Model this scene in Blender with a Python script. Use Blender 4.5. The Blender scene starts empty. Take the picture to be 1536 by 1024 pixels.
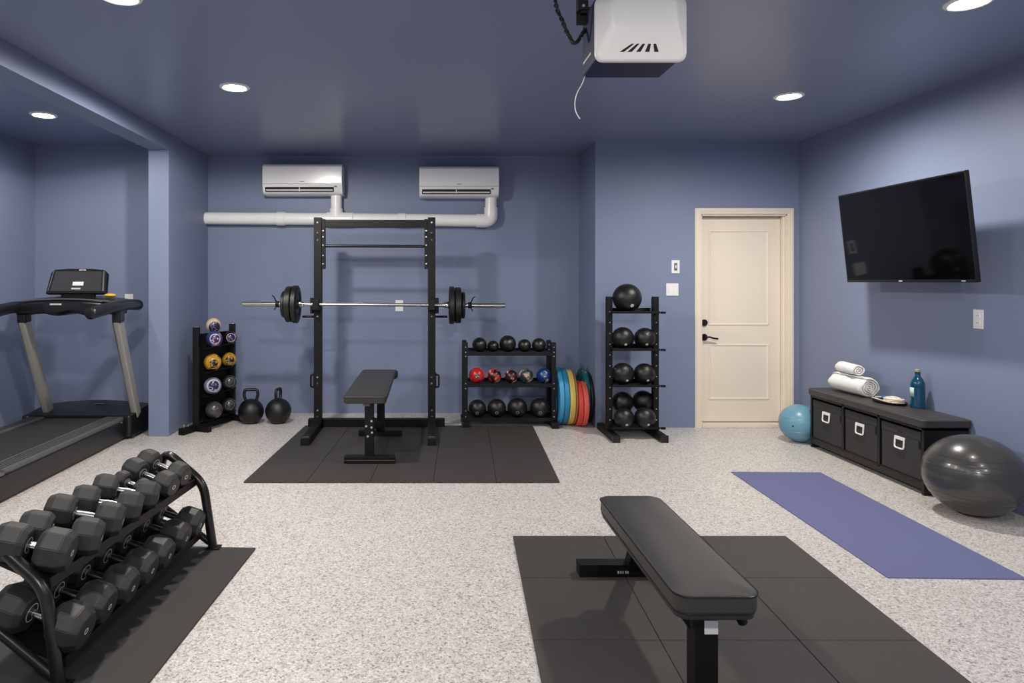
import bpy, bmesh, math, random
from mathutils import Vector as V, Matrix as MX
random.seed(7)
S = bpy.context.scene
COL = S.collection
PI = math.pi
R = math.radians

# ------------------------------------------------------------------ materials
def lin(c):
    return tuple((x / 12.92 if x <= .04045 else ((x + .055) / 1.055) ** 2.4) for x in [k / 255 for k in c])

def mat(name, srgb, rough=.5, metal=0., var=.08, vs=18., bump=0., bs=300., coat=0., emit=None, es=0., spec=.5, trans=0., rvar=0.):
    m = bpy.data.materials.new(name); m.use_nodes = True
    n, l = m.node_tree.nodes, m.node_tree.links
    b = n['Principled BSDF']
    c = lin(srgb)
    tc = n.new('ShaderNodeTexCoord')
    nz = n.new('ShaderNodeTexNoise'); nz.inputs['Scale'].default_value = vs; nz.inputs['Detail'].default_value = 4
    l.new(tc.outputs['Object'], nz.inputs['Vector'])
    mx = n.new('ShaderNodeMix'); mx.data_type = 'RGBA'
    mx.inputs[6].default_value = (*[x * (1 - var) for x in c], 1)
    mx.inputs[7].default_value = (*[min(1, x * (1 + var)) for x in c], 1)
    l.new(nz.outputs['Fac'], mx.inputs[0]); l.new(mx.outputs[2], b.inputs['Base Color'])
    b.inputs['Roughness'].default_value = rough
    if rvar:
        mr = n.new('ShaderNodeMapRange'); mr.inputs[3].default_value = rough - rvar; mr.inputs[4].default_value = rough + rvar
        l.new(nz.outputs['Fac'], mr.inputs[0]); l.new(mr.outputs[0], b.inputs['Roughness'])
    b.inputs['Metallic'].default_value = metal
    b.inputs['Specular IOR Level'].default_value = spec
    b.inputs['Coat Weight'].default_value = coat
    b.inputs['Coat Roughness'].default_value = .12
    b.inputs['Transmission Weight'].default_value = trans
    if bump:
        n2 = n.new('ShaderNodeTexNoise'); n2.inputs['Scale'].default_value = bs; n2.inputs['Detail'].default_value = 3
        l.new(tc.outputs['Object'], n2.inputs['Vector'])
        bp = n.new('ShaderNodeBump'); bp.inputs['Strength'].default_value = bump; bp.inputs['Distance'].default_value = .004
        l.new(n2.outputs['Fac'], bp.inputs['Height']); l.new(bp.outputs['Normal'], b.inputs['Normal'])
    if emit:
        b.inputs['Emission Color'].default_value = (*lin(emit), 1); b.inputs['Emission Strength'].default_value = es
    return m

def floor_mat():
    m = bpy.data.materials.new('epoxy_flake'); m.use_nodes = True
    n, l = m.node_tree.nodes, m.node_tree.links
    b = n['Principled BSDF']; tc = n.new('ShaderNodeTexCoord')
    def flakes(scale, stops):
        v = n.new('ShaderNodeTexVoronoi'); v.inputs['Scale'].default_value = scale
        l.new(tc.outputs['Object'], v.inputs['Vector'])
        sp = n.new('ShaderNodeSeparateColor'); l.new(v.outputs['Color'], sp.inputs[0])
        r = n.new('ShaderNodeValToRGB'); r.color_ramp.interpolation = 'CONSTANT'
        e = r.color_ramp.elements
        e[0].position, e[0].color = stops[0][0], (*lin(stops[0][1]), 1)
        e[1].position, e[1].color = stops[1][0], (*lin(stops[1][1]), 1)
        for p, c in stops[2:]:
            k = e.new(p); k.color = (*lin(c), 1)
        l.new(sp.outputs[0], r.inputs[0]); return r.outputs[0]
    a = flakes(118, [(0, (96, 90, 86)), (.075, (150, 143, 138)), (.2, (196, 190, 185)), (.5, (209, 204, 200)), (.85, (233, 230, 227))])
    c = flakes(215, [(0, (104, 97, 93)), (.1, (178, 171, 166)), (.35, (207, 201, 196)), (.8, (228, 224, 220))])
    mx = n.new('ShaderNodeMix'); mx.data_type = 'RGBA'; mx.inputs[0].default_value = .45
    l.new(a, mx.inputs[6]); l.new(c, mx.inputs[7]); l.new(mx.outputs[2], b.inputs['Base Color'])
    nz = n.new('ShaderNodeTexNoise'); nz.inputs['Scale'].default_value = 60; l.new(tc.outputs['Object'], nz.inputs['Vector'])
    bp = n.new('ShaderNodeBump'); bp.inputs['Strength'].default_value = .25; bp.inputs['Distance'].default_value = .003
    l.new(nz.outputs['Fac'], bp.inputs['Height']); l.new(bp.outputs['Normal'], b.inputs['Normal'])
    b.inputs['Roughness'].default_value = .38
    return m

def rubber_mat(name, srgb):
    m = mat(name, srgb, .62, var=.18, vs=9, bump=.5, bs=420)
    return m

def patch_mat(name, cols, scale, rough=.3):
    """vinyl printed with irregular patches of several colours"""
    m = bpy.data.materials.new(name); m.use_nodes = True
    n, l = m.node_tree.nodes, m.node_tree.links
    b = n['Principled BSDF']; tc = n.new('ShaderNodeTexCoord')
    nz = n.new('ShaderNodeTexNoise'); nz.inputs['Scale'].default_value = scale; nz.inputs['Detail'].default_value = 1.5
    l.new(tc.outputs['Object'], nz.inputs['Vector'])
    r = n.new('ShaderNodeValToRGB'); r.color_ramp.interpolation = 'CONSTANT'
    e = r.color_ramp.elements; k = len(cols)
    pos = [0] + [.5 + .13 * i / max(1, k - 2) for i in range(k - 1)]
    e[0].position, e[0].color = 0, (*lin(cols[0]), 1)
    e[1].position, e[1].color = pos[1], (*lin(cols[1]), 1)
    for p, c in zip(pos[2:], cols[2:]):
        q = e.new(p); q.color = (*lin(c), 1)
    l.new(nz.outputs['Fac'], r.inputs[0]); l.new(r.outputs[0], b.inputs['Base Color'])
    b.inputs['Roughness'].default_value = rough
    return m

WALL = (122, 132, 158)
M = dict(
    wall=mat('wall_paint', WALL, .5, var=.03, vs=3, bump=.12, bs=160, spec=.35),
    ceil=mat('ceiling_paint', WALL, .3, var=.03, vs=2, bump=.05, bs=60, spec=.5),
    floor=floor_mat(),
    cream=mat('cream_door_paint', (228, 217, 200), .42, var=.02),
    white=mat('white_plastic', (240, 239, 237), .25, var=.02, coat=.3),
    pvc=mat('white_pvc', (240, 239, 237), .28, var=.02),
    plate=mat('switch_plate_white', (232, 231, 230), .35, var=.01),
    black=mat('black_powder_coat', (13, 12, 12), .48, var=.15, bump=.1, bs=500, spec=.28),
    blackg=mat('black_gloss_plastic', (20, 20, 21), .28, var=.1),
    steel=mat('brushed_steel', (190, 186, 182), .28, 1., var=.08, vs=60),
    chrome=mat('chrome', (220, 218, 214), .18, 1., var=.03),
    bolt=mat('zinc_bolt', (200, 198, 194), .3, 1., var=.05),
    hole=mat('dark_hole', (8, 8, 8), .8),
    alu=mat('treadmill_upright_grey', (158, 155, 148), .38, .25, var=.06),
    rail=mat('side_rail_grey', (108, 107, 106), .4, .4, var=.1),
    belt=mat('treadmill_belt', (48, 44, 42), .6, var=.15, vs=5, bump=.3, bs=600),
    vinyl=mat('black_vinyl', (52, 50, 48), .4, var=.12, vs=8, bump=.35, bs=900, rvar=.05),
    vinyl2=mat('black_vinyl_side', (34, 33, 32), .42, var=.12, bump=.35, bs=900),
    rubber=rubber_mat('black_rubber_tile', (58, 55, 53)),
    mat_=rubber_mat('black_rubber_mat', (46, 44, 43)),
    edge=mat('rubber_edge', (28, 27, 27), .7),
    yoga=mat('blue_yoga_foam', (99, 103, 144), .75, var=.05, vs=30, bump=.25, bs=700),
    yogaedge=mat('yoga_edge', (46, 49, 74), .8),
    dumb=mat('dumbbell_rubber', (40, 39, 38), .5, var=.12, vs=25, bump=.1, bs=200),
    mark=mat('pale_print', (196, 194, 190), .5),
    ball=mat('black_ball_leather', (20, 19, 19), .36, var=.15, vs=12, bump=.3, bs=250, rvar=.06),
    iron=mat('black_kettlebell_iron', (18, 17, 17), .38, var=.15, bump=.4, bs=200),
    gymgrey=mat('dark_grey_ball_vinyl', (62, 61, 60), .27, var=.06, vs=6, coat=.25),
    gymteal=mat('teal_ball_vinyl', (102, 150, 172), .33, var=.05, vs=6),
    plug=mat('valve_plug_dark', (40, 60, 70), .5),
    towel=mat('white_terry', (238, 236, 233), .95, var=.04, vs=90, bump=1., bs=260),
    towelshade=mat('white_terry_loop', (228, 226, 222), .95, var=.05, bump=1., bs=260),
    bottle=mat('blue_bottle_glass', (10, 84, 122), .08, var=.1, trans=.45, coat=.3),
    cork=mat('tan_cap', (186, 150, 120), .6),
    sticker=mat('pale_sticker', (190, 214, 206), .5, var=.1, vs=80),
    bin=mat('dark_fabric_bin', (50, 49, 48), .75, var=.08, bump=.3, bs=900),
    cushion=mat('dark_leather_cushion', (60, 58, 57), .42, var=.2, vs=14, bump=.3, bs=300),
    wood=mat('black_wood', (15, 14, 14), .42, var=.15),
    tvscreen=mat('tv_glass', (5, 4, 4), .06, var=.02, spec=.3),
    tvbody=mat('tv_bezel', (12, 12, 13), .35),
    navy=mat('opener_navy_shell', (26, 33, 62), .5, var=.05, spec=.2),
    lens=mat('opener_white_lens', (216, 214, 210), .4, var=.02),
    cable=mat('black_cable', (18, 18, 18), .5),
    cord=mat('white_cord', (225, 222, 216), .7),
    yellow=mat('yellow_plastic', (222, 176, 40), .45),
    slate=mat('console_screen', (58, 58, 60), .22, var=.1),
    bluep=mat('plate_sky_blue', (58, 148, 190), .5, var=.06),
    bluep2=mat('plate_deep_blue', (34, 126, 172), .5, var=.06),
    yelp=mat('plate_yellow', (206, 184, 92), .5, var=.06),
    grnp=mat('plate_green', (136, 176, 84), .5, var=.06),
    orgp=mat('plate_orange', (176, 104, 72), .5, var=.06),
    redp=mat('plate_red', (214, 74, 60), .5, var=.06),
    redp2=mat('plate_coral', (226, 92, 74), .5, var=.06),
    tealp=patch_mat('plate_teal_speckled', [(20, 96, 98), (24, 112, 110), (28, 120, 118), (150, 140, 120)], 30, .5),
    blkp=mat('plate_black', (18, 18, 18), .45, var=.1, vs=30),
    lightlens=mat('downlight_lens', (255, 250, 240), .4, emit=(255, 246, 232), es=40),
    emblem=mat('emblem_print', (120, 118, 116), .5),
)

# ------------------------------------------------------------------ mesh helpers
def rotm(a, ax): return MX.Rotation(a, 4, ax)
def align(d):
    return V(d).normalized().to_track_quat('Z', 'Y').to_matrix().to_4x4()

class MB:
    def __init__(s): s.bm = bmesh.new()
    def _add(s, tb, xf=None):
        if xf is not None: bmesh.ops.transform(tb, matrix=xf, verts=tb.verts)
        me = bpy.data.meshes.new('t'); tb.to_mesh(me); tb.free()
        s.bm.from_mesh(me); bpy.data.meshes.remove(me); return s
    def box(s, c, d, bev=0., seg=2, rot=None, taper=None):
        tb = bmesh.new(); bmesh.ops.create_cube(tb, size=1)
        for v in tb.verts:
            v.co = V((v.co.x * d[0], v.co.y * d[1], v.co.z * d[2]))
            if taper and v.co.z > 0: v.co.x *= taper[0]; v.co.y *= taper[1]
        if bev: bmesh.ops.bevel(tb, geom=list(tb.edges), offset=min(bev, .49 * min(d)), segments=seg, affect='EDGES', profile=.5)
        xf = MX.Translation(c)
        if rot is not None: xf = xf @ rot
        return s._add(tb, xf)
    def b2(s, a, b, bev=0., seg=2):
        return s.box([(a[i] + b[i]) / 2 for i in range(3)], [abs(b[i] - a[i]) for i in range(3)], bev, seg)
    def bar(s, p, q, w, h=None, bev=0.):
        """square bar from p to q"""
        p, q = V(p), V(q); d = q - p
        return s.box((p + q) / 2, (w, h or w, d.length), bev, 2, align(d))
    def lathe(s, prof, xf=None, seg=32):
        tb = bmesh.new(); rings = []
        for r, z in prof:
            if r < 1e-6: rings.append([tb.verts.new((0, 0, z))])
            else: rings.append([tb.verts.new((r * math.cos(2 * PI * k / seg), r * math.sin(2 * PI * k / seg), z)) for k in range(seg)])
        for a, b in zip(rings, rings[1:]):
            if len(a) == 1 and len(b) == 1: continue
            for k in range(seg):
                j = (k + 1) % seg
                if len(a) == 1: tb.faces.new((a[0], b[j], b[k]))
                elif len(b) == 1: tb.faces.new((a[k], a[j], b[0]))
                else: tb.faces.new((a[k], a[j], b[j], b[k]))
        bmesh.ops.recalc_face_normals(tb, faces=tb.faces)
        return s._add(tb, xf)
    def cyl(s, p, q, r, seg=20, bev=0., r2=None):
        p, q = V(p), V(q); L = (q - p).length; r2 = r if r2 is None else r2
        pr = [(0, 0), (r - bev, 0), (r, bev), (r2, L - bev), (r2 - bev, L), (0, L)] if bev else [(0, 0), (r, 0), (r2, L), (0, L)]
        return s.lathe(pr, MX.Translation(p) @ align(q - p), seg)
    def tube(s, pts, r, seg=12, fil=0., closed=False, rad=None):
        pts = [V(p) for p in pts]
        if fil: pts = fillet(pts, fil)
        n = len(pts); tb = bmesh.new(); rings = []
        t0 = (pts[1] - pts[0]).normalized()
        up = V((0, 0, 1)) if abs(t0.z) < .9 else V((1, 0, 0))
        nx = t0.cross(up).normalized()
        for i, p in enumerate(pts):
            if closed: t = (pts[(i + 1) % n] - pts[i - 1]).normalized()
            else: t = (pts[min(i + 1, n - 1)] - pts[max(i - 1, 0)]).normalized()
            nx = (nx - t * nx.dot(t)).normalized(); ny = t.cross(nx)
            rr = rad[i] if rad else r
            rings.append([tb.verts.new(p + (nx * math.cos(2 * PI * k / seg) + ny * math.sin(2 * PI * k / seg)) * rr) for k in range(seg)])
        pr = list(zip(rings, rings[1:])) + ([(rings[-1], rings[0])] if closed else [])
        for a, b in pr:
            for k in range(seg): tb.faces.new((a[k], a[(k + 1) % seg], b[(k + 1) % seg], b[k]))
        if not closed: tb.faces.new(rings[0][::-1]); tb.faces.new(rings[-1])
        bmesh.ops.recalc_face_normals(tb, faces=tb.faces)
        return s._add(tb)
    def sphere(s, c, r, sc=(1, 1, 1), u=40, v=24, rot=None):
        tb = bmesh.new(); bmesh.ops.create_uvsphere(tb, u_segments=u, v_segments=v, radius=r)
        xf = MX.Translation(c)
        if rot is not None: xf = xf @ rot
        return s._add(tb, xf @ MX.Diagonal((*sc, 1)))
    def cap(s, c, r, d, a0, a1, th=.0015, seg=32):
        """thin shell on a sphere round direction d between polar angles a0..a1"""
        n = 6; o = [(r * math.sin(a0 + (a1 - a0) * i / n), r * math.cos(a0 + (a1 - a0) * i / n)) for i in range(n + 1)]
        k = (r + th) / r; pr = [(a * k, b * k) for a, b in o] + [o[-1]]
        if a0 > 1e-3: pr = [o[0]] + pr
        return s.lathe(pr, MX.Translation(c) @ align(d), seg)
    def prism(s, poly, depth, xf=None, bev=0., seg=2):
        """poly in XY extruded +Z"""
        tb = bmesh.new()
        a = [tb.verts.new((x, y, 0)) for x, y in poly]; b = [tb.verts.new((x, y, depth)) for x, y in poly]
        tb.faces.new(a[::-1]); tb.faces.new(b); n = len(a)
        for k in range(n): tb.faces.new((a[k], a[(k + 1) % n], b[(k + 1) % n], b[k]))
        bmesh.ops.recalc_face_normals(tb, faces=tb.faces)
        if bev:
            es = [e for e in tb.edges if abs(e.verts[0].co.z - e.verts[1].co.z) < 1e-6]
            bmesh.ops.bevel(tb, geom=es, offset=bev, segments=seg, affect='EDGES', profile=.5)
        return s._add(tb, xf)
    def build(s, name, m, parent=None, loc=None, rot=None, ang=38, sub=0):
        me = bpy.data.meshes.new(name); s.bm.to_mesh(me); s.bm.free()
        me.materials.append(m)
        me.polygons.foreach_set('use_smooth', [True] * len(me.polygons))
        me.set_sharp_from_angle(angle=R(ang))
        o = bpy.data.objects.new(name, me); COL.objects.link(o)
        if parent is not None: o.parent = parent
        if loc is not None: o.location = loc
        if rot is not None: o.rotation_euler = rot
        if len(me.polygons) < 3000:
            wn = o.modifiers.new('wn', 'WEIGHTED_NORMAL'); wn.keep_sharp = True
        if sub:
            q = o.modifiers.new('sub', 'SUBSURF'); q.levels = q.render_levels = sub
        return o

def fillet(pts, f, n=6):
    out = [pts[0]]
    for a, b, c in zip(pts, pts[1:], pts[2:]):
        d1, d2 = (a - b), (c - b); k = min(f, d1.length * .48, d2.length * .48)
        p, q = b + d1.normalized() * k, b + d2.normalized() * k
        for i in range(n + 1):
            t = i / n; out.append(p * (1 - t) ** 2 + b * 2 * t * (1 - t) + q * t * t)
    out.append(pts[-1]); return out

def rrect(w, h, r, n=6):
    out = []
    for cx, cy, a in ((w / 2 - r, h / 2 - r, 0), (-w / 2 + r, h / 2 - r, 90), (-w / 2 + r, -h / 2 + r, 180), (w / 2 - r, -h / 2 + r, 270)):
        for i in range(n + 1):
            t = R(a + 90 * i / n); out.append((cx + r * math.cos(t), cy + r * math.sin(t)))
    return out

def tag(o, label, cat, group=None):
    o['label'] = label; o['category'] = cat
    if group: o['group'] = group
    return o
def thing(name, label, cat, loc=(0, 0, 0), rot=(0, 0, 0), group=None):
    o = bpy.data.objects.new(name, None); COL.objects.link(o)
    o.empty_display_size = .05; o.location = loc; o.rotation_euler = rot
    return tag(o, label, cat, group)
def struct(name, mb, m, parent=None):
    o = mb.build(name, m, parent); o['kind'] = 'structure'; return o
def kids(o): return [c for c in COL.objects if c.parent == o]
def dup(o, parent=None):
    c = o.copy(); COL.objects.link(c)
    if parent is not None: c.parent = parent
    for k in kids(o): dup(k, c)
    return c
ORD = ['first', 'second', 'third', 'fourth', 'fifth', 'sixth', 'seventh', 'eighth', 'ninth']

# ------------------------------------------------------------------ room
H = 2.82; XL, XR, XP0, XP1, XJ = -4.0, 3.64, -2.62, -2.43, 1.63
YB, YA, YD, YP, YF = 7.3, 6.75, 6.575, 6.2, -1.6
struct('floor', MB().b2((XL - .1, YF - .1, -.1), (XR + .1, YB + .1, 0)), M['floor'])
struct('ceiling', MB().b2((XL - .1, YF - .1, H), (XR + .1, YB + .1, H + .1)), M['ceil'])
struct('wall_left', MB().b2((XL - .1, YF, 0), (XL, YA, H)), M['wall'])
struct('wall_alcove', MB().b2((XL - .1, YA, 0), (XP0, YA + .1, H)), M['wall'])
struct('wall_partition', MB().b2((XP0, YP, 0), (XP1, YB, H), .004), M['wall'])
struct('wall_back', MB().b2((XP0, YB, 0), (XJ + .15, YB + .1, H)), M['wall'])
struct('wall_jog', MB().b2((XJ, YD + .15, 0), (XJ + .15, YB, H)), M['wall'])
DX0, DX1, DZ = 2.672, 3.522, 2.10
struct('wall_door', MB().prism([(XJ, 0), (DX0, 0), (DX0, DZ), (DX1, DZ), (DX1, 0), (XR, 0), (XR, H), (XJ, H)], .15, MX.Translation((0, YD + .15, 0)) @ rotm(R(90), 'X')), M['wall'])
struct('wall_right', MB().b2((XR, YF, 0), (XR + .1, YD + .15, H)), M['wall'])
struct('wall_front', MB().b2((XL, YF - .1, 0), (XR, YF, H)), M['wall'])
struct('beam', MB().b2((XP0, YF, 2.665), (XP1, YP, H), .004), M['wall'])

# door
d = bpy.data.objects.new('door_1', None); COL.objects.link(d); d.location = (0, YD, 0); d['kind'] = 'structure'
fr = MB(); cw = .062
def ushape(mb, i, o, th):
    """door casing: U between inset i (from the opening) and o"""
    P = [(DX0 - o, 0), (DX0 - i, 0), (DX0 - i, DZ + i), (DX1 + i, DZ + i), (DX1 + i, 0), (DX1 + o, 0), (DX1 + o, DZ + o), (DX0 - o, DZ + o)]
    mb.prism(P, th, rotm(R(90), 'X'), .002, 1)
ushape(fr, 0, cw, .012); ushape(fr, .010, cw - .006, .018); ushape(fr, .030, cw - .014, .023)
fr.b2((DX0, 0, 0), (DX0 + .012, .15, DZ)); fr.b2((DX1 - .012, 0, 0), (DX1, .15, DZ)); fr.b2((DX0, 0, DZ - .012), (DX1, .15, DZ))
fr.b2((DX1 - .03, .03, .035), (DX1 - .012, .07, DZ - .012))
fr.build('door_frame', M['cream'], d)
# slab with two moulded panels (local y .075 = front face)
dp = MB(); x0, x1, z0, z1, yf = DX0 + .014, DX1 - .03, .045, 2.07, .072
dp.b2((x0, yf, z0), (x1, yf + .045, z1), .003)
def moulded(mb, a, b, c, e):
    tb = bmesh.new(); rings = []
    for ins, dy in ((0, .0), (.006, .008), (.018, .008), (.026, .001), (.062, .001), (.082, .006)):
        rings.append([tb.verts.new((x, yf - dy, z)) for x, z in ((a + ins, c + ins), (b - ins, c + ins), (b - ins, e - ins), (a + ins, e - ins))])
    for p, q in zip(rings, rings[1:]):
        for k in range(4): tb.faces.new((p[k], p[(k + 1) % 4], q[(k + 1) % 4], q[k]))
    tb.faces.new(rings[-1]); bmesh.ops.recalc_face_normals(tb, faces=tb.faces)
    if rings and tb.faces[:][-1].normal.y > 0: bmesh.ops.reverse_faces(tb, faces=tb.faces)
    mb._add(tb)
moulded(dp, x0 + .085, x1 - .11, 1.0, 1.955); moulded(dp, x0 + .085, x1 - .11, .26, .82)
dp.build('door_panel', M['cream'], d)
MB().cyl((x0 + .045, yf, 1.03), (x0 + .045, yf - .02, 1.03), .032, 24, .004).cyl((x0 + .045, yf - .02, 1.03), (x0 + .045, yf - .03, 1.03), .018, 16, .003).build('deadbolt', M['black'], d)
hd = MB().cyl((x0 + .045, yf, .885), (x0 + .045, yf - .014, .885), .034, 24, .004).cyl((x0 + .045, yf - .014, .885), (x0 + .045, yf - .05, .885), .014, 16)
hd.tube([(x0 + .045, yf - .048, .885), (x0 + .08, yf - .052, .892), (x0 + .12, yf - .05, .878), (x0 + .165, yf - .048, .872)], .009, 10, .02)
hd.build('door_handle', M['black'], d)
MB().b2((DX0 + .012, -.01, 0), (DX1 - .012, .13, .035), .004).build('threshold', M['cream'], d)

# ------------------------------------------------------------------ downlights and added fill lamp
LPOS = [(-1.386, 4.73, 'recessed ceiling downlight left of the garage door opener, above the power rack mat'),
        (2.67, 4.96, 'recessed ceiling downlight in front of the cream door'),
        (2.66, 3.29, 'recessed ceiling downlight cut by the top right edge of the photo'),
        (-3.2, 5.52, 'recessed ceiling downlight in the treadmill alcove beyond the beam'),
        (-1.5, 3.22, 'recessed ceiling downlight cut by the top left edge of the photo')]
def lamp(x, y, p=60, bl=.16):
    L = bpy.data.lights.new('downlight_or_fill', 'SPOT'); L.energy = p; L.shadow_soft_size = .07
    L.color = (1., .95, .88); L.spot_size = R(180); L.spot_blend = bl
    o = bpy.data.objects.new('downlight_or_fill', L); COL.objects.link(o); o.location = (x, y, H - .035)
POW = 60
LP = {(-1.386, 4.73): 2.7, (2.67, 4.96): 3.0, (2.66, 3.29): .5, (-3.2, 5.52): .6, (-1.5, 3.22): 1.9}
lproto = None
for x, y, lab in LPOS:
    if lproto is None:
        lproto = t = thing('recessed_downlight', lab, 'ceiling light', (x, y, H), group='recessed ceiling downlights')
        MB().lathe([(.078, -.001), (.078, -.008), (.088, -.012), (.104, -.006), (.106, -.0)], None, 40).build('trim_ring', M['plate'], t)
        MB().lathe([(0, -.006), (.079, -.006), (.079, -.002), (0, -.002)], None, 40).build('lens', M['lightlens'], t)
    else:
        t = dup(lproto); t['label'] = lab; t.location = (x, y, H)
    lamp(x, y, POW * LP[(x, y)], .18 if (x, y) == (-1.386, 4.73) else .85 if (x, y) == (2.67, 4.96) else .5)
for x, y, k in ((-1.5, 1.65, .7), (2.66, 1.65, .6), (-1.5, .1, 1.5), (2.66, .1, 1.2), (.6, -1.1, 4.2), (-3.2, 3.6, .4), (-3.2, 1.5, .4)):  # unseen lamps without fixtures; the central one is added fill light
    lamp(x, y, POW * k, .5 if y > 1 else .16)

# ------------------------------------------------------------------ air conditioners + pipe
def aircon(x, ztop, lab):
    w, h, dp_ = .85, .325, .21
    t = thing('air_conditioner', lab, 'air conditioner', (x, YB, ztop - h), group='wall air conditioners above the rack')
    prof = [(0, h), (dp_ - .03, h), (dp_ - .008, h - .02), (dp_, h - .10), (dp_, .11), (dp_ - .02, .04), (dp_ - .06, .005), (.02, 0), (0, .01)]
    xf = MX.Translation((-w / 2, 0, 0)) @ MX(((0, 0, 1, 0), (-1, 0, 0, 0), (0, 1, 0, 0), (0, 0, 0, 1)))
    MB().prism(prof, w, xf, .006).build('housing', M['white'], t)
    MB().box((0, -dp_ - .001, .207), (w - .006, .006, .185), .003).build('front_panel', M['white'], t)
    MB().box((0, -dp_ - .0005, .1125), (w - .01, .002, .003)).build('panel_seam', M['emblem'], t)
    MB().box((-.03, -dp_ + .014, .056), (.73, .02, .05), .004, rot=rotm(R(16), 'X')).build('air_outlet', M['hole'], t)
    lv = MB().box((-.03, -dp_ + .004, .048), (.71, .006, .016), .002, rot=rotm(R(40), 'X'))
    lv.box((-.03, -dp_ + .004, .056), (.008, .014, .042), .001)
    lv.build('louver', M['plate'], t)
    MB().box((.355, -dp_ + .0, .085), (.03, .006, .014), .002).build('indicator', M['emblem'], t)
    MB().box((.0, -dp_ - .0045, .135), (.05, .002, .007), .0005).build('badge', M['emblem'], t)
    return t
aircon(-1.36, 2.69, 'left of two white wall air conditioners above the power rack')
aircon(.31, 2.665, 'right of two white wall air conditioners, nearer the jog in the wall')

t = thing('cover_pipe', 'white pipe run along the back wall joining both air conditioners', 'pipe', (0, YB - .075, 2.11))
r = .066
MB().cyl((-2.43, 0, .015), (-1.02, 0, .006), r, 28).cyl((-1.02, 0, .006), (.55, 0, -.012), r, 28).build('pipe_run', M['pvc'], t)
MB().tube([(.5, 0, -.012), (.66, 0, -.012), (.66, 0, .13)], r + .007, 28, .15).build('elbow', M['pvc'], t)
MB().cyl((.66, 0, .1), (.66, 0, .25), r - .004, 28).build('right_riser', M['pvc'], t)
MB().cyl((-1.015, 0, .05), (-1.015, 0, .275), r - .006, 28).build('left_riser', M['pvc'], t)
MB().cyl((-1.12, 0, .006), (-.83, 0, .004), r + .008, 28, .004).cyl((-1.015, 0, .0), (-1.015, 0, .12), r + .004, 28, .004).build('tee', M['pvc'], t)
MB().cyl((-1.66, 0, .009), (-1.57, 0, .009), r + .008, 28, .004).build('coupling', M['pvc'], t)
MB().cyl((-.35, 0, -.002), (-.26, 0, -.003), r + .008, 28, .004).build('coupling', M['pvc'], t)

# ------------------------------------------------------------------ switches and outlets
def wallplate(name, loc, rz, w, h, lab, cat, kind):
    t = thing(name, lab, cat, loc, (0, 0, rz))   # plate faces local -Y
    MB().box((0, -.004, 0), (w, .008, h), .003).build('cover_plate', M['plate'], t)
    if kind == 'dimmer':
        MB().box((0, -.0095, 0), (.03, .004, h * .58), .001).build('switch_frame', M['rail'], t)
        MB().box((0, -.013, .0), (.012, .01, .03), .002).build('toggle', M['plate'], t)
    elif kind == 'double':
        for x in (-.024, .024): MB().box((x, -.0095, -.004), (.032, .006, .066), .002, rot=rotm(R(4), 'X')).build('rocker', M['white'], t)
    else:
        for z in (.024, -.024):
            s_ = MB().box((0, -.009, z), (.034, .004, .03), .002).build('socket', M['white'], t)
            MB().box((-.006, -.0112, z), (.002, .001, .009)).box((.006, -.0112, z), (.002, .001, .009)).build('slot', M['hole'], s_)
    return t
wallplate('light_switch', (2.42, YD, 1.585), 0, .08, .128, 'white wall plate with grey single toggle beside the door frame', 'light switch', 'dimmer')
wallplate('light_switch', (2.388, YD, 1.36), 0, .122, .122, 'square white double rocker switch below the single toggle', 'light switch', 'double')
wallplate('power_outlet', (-.336, YB, 1.175), 0, .085, .12, 'white outlet on the back wall behind the barbell', 'outlet', 'out')
wallplate('power_outlet', (XR, 4.42, 1.19), R(-90), .08, .127, 'white outlet on the right wall below the television', 'outlet', 'out')
wallplate('power_outlet', (-3.045, YA, 1.25), 0, .085, .125, 'white outlet on the alcove wall just above the treadmill handrail', 'outlet', 'out')

# ------------------------------------------------------------------ television
t = thing('television', 'black wall mounted flat screen television tilted downward on right wall', 'television', (3.327, 4.73, 1.78), (0, 0, -1.551))
tv = rotm(.11, 'X'); W, Ht = 1.24, .6975
bo = MB().box((0, .012, 0), (W, .024, Ht), .004); bo.box((0, .04, -.05), (W * .7, .04, Ht * .6), .015)
bz = bo
o = bo.build('back_shell', M['tvbody'], t); o.matrix_local = tv
fb = MB()
for a, b in (((-W / 2, -.003, Ht / 2 - .012), (W / 2, .006, Ht / 2)), ((-W / 2, -.003, -Ht / 2), (W / 2, .006, -Ht / 2 + .02)), ((-W / 2, -.003, -Ht / 2), (-W / 2 + .01, .006, Ht / 2)), ((W / 2 - .01, -.003, -Ht / 2), (W / 2, .006, Ht / 2))):
    fb.b2(a, b, .002)
o = fb.build('bezel', M['tvbody'], t); o.matrix_local = tv
o = MB().b2((-W / 2 + .008, -.0012, -Ht / 2 + .018), (W / 2 - .008, .004, Ht / 2 - .01)).build('screen', M['tvscreen'], t); o.matrix_local = tv
o = MB().box((-.03, -.004, -Ht / 2 + .01), (.035, .002, .007)).box((.52, -.004, -Ht / 2 + .01), (.03, .002, .005)).build('logo', M['mark'], t); o.matrix_local = tv
mt = MB().box((0, .295, -.02), (.24, .025, .42), .005)
mt.bar((-.06, .29, .02), (.05, .17, .02), .04, .03).bar((.05, .17, .02), (-.02, .07, .02), .04, .03)
mt.bar((-.06, .29, -.06), (.05, .17, -.06), .04, .03).bar((.05, .17, -.06), (-.02, .07, -.06), .04, .03)
mt.box((0, .07, 0), (.3, .02, .3), .004, rot=tv)
mt.build('wall_mount', M['black'], t)

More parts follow.
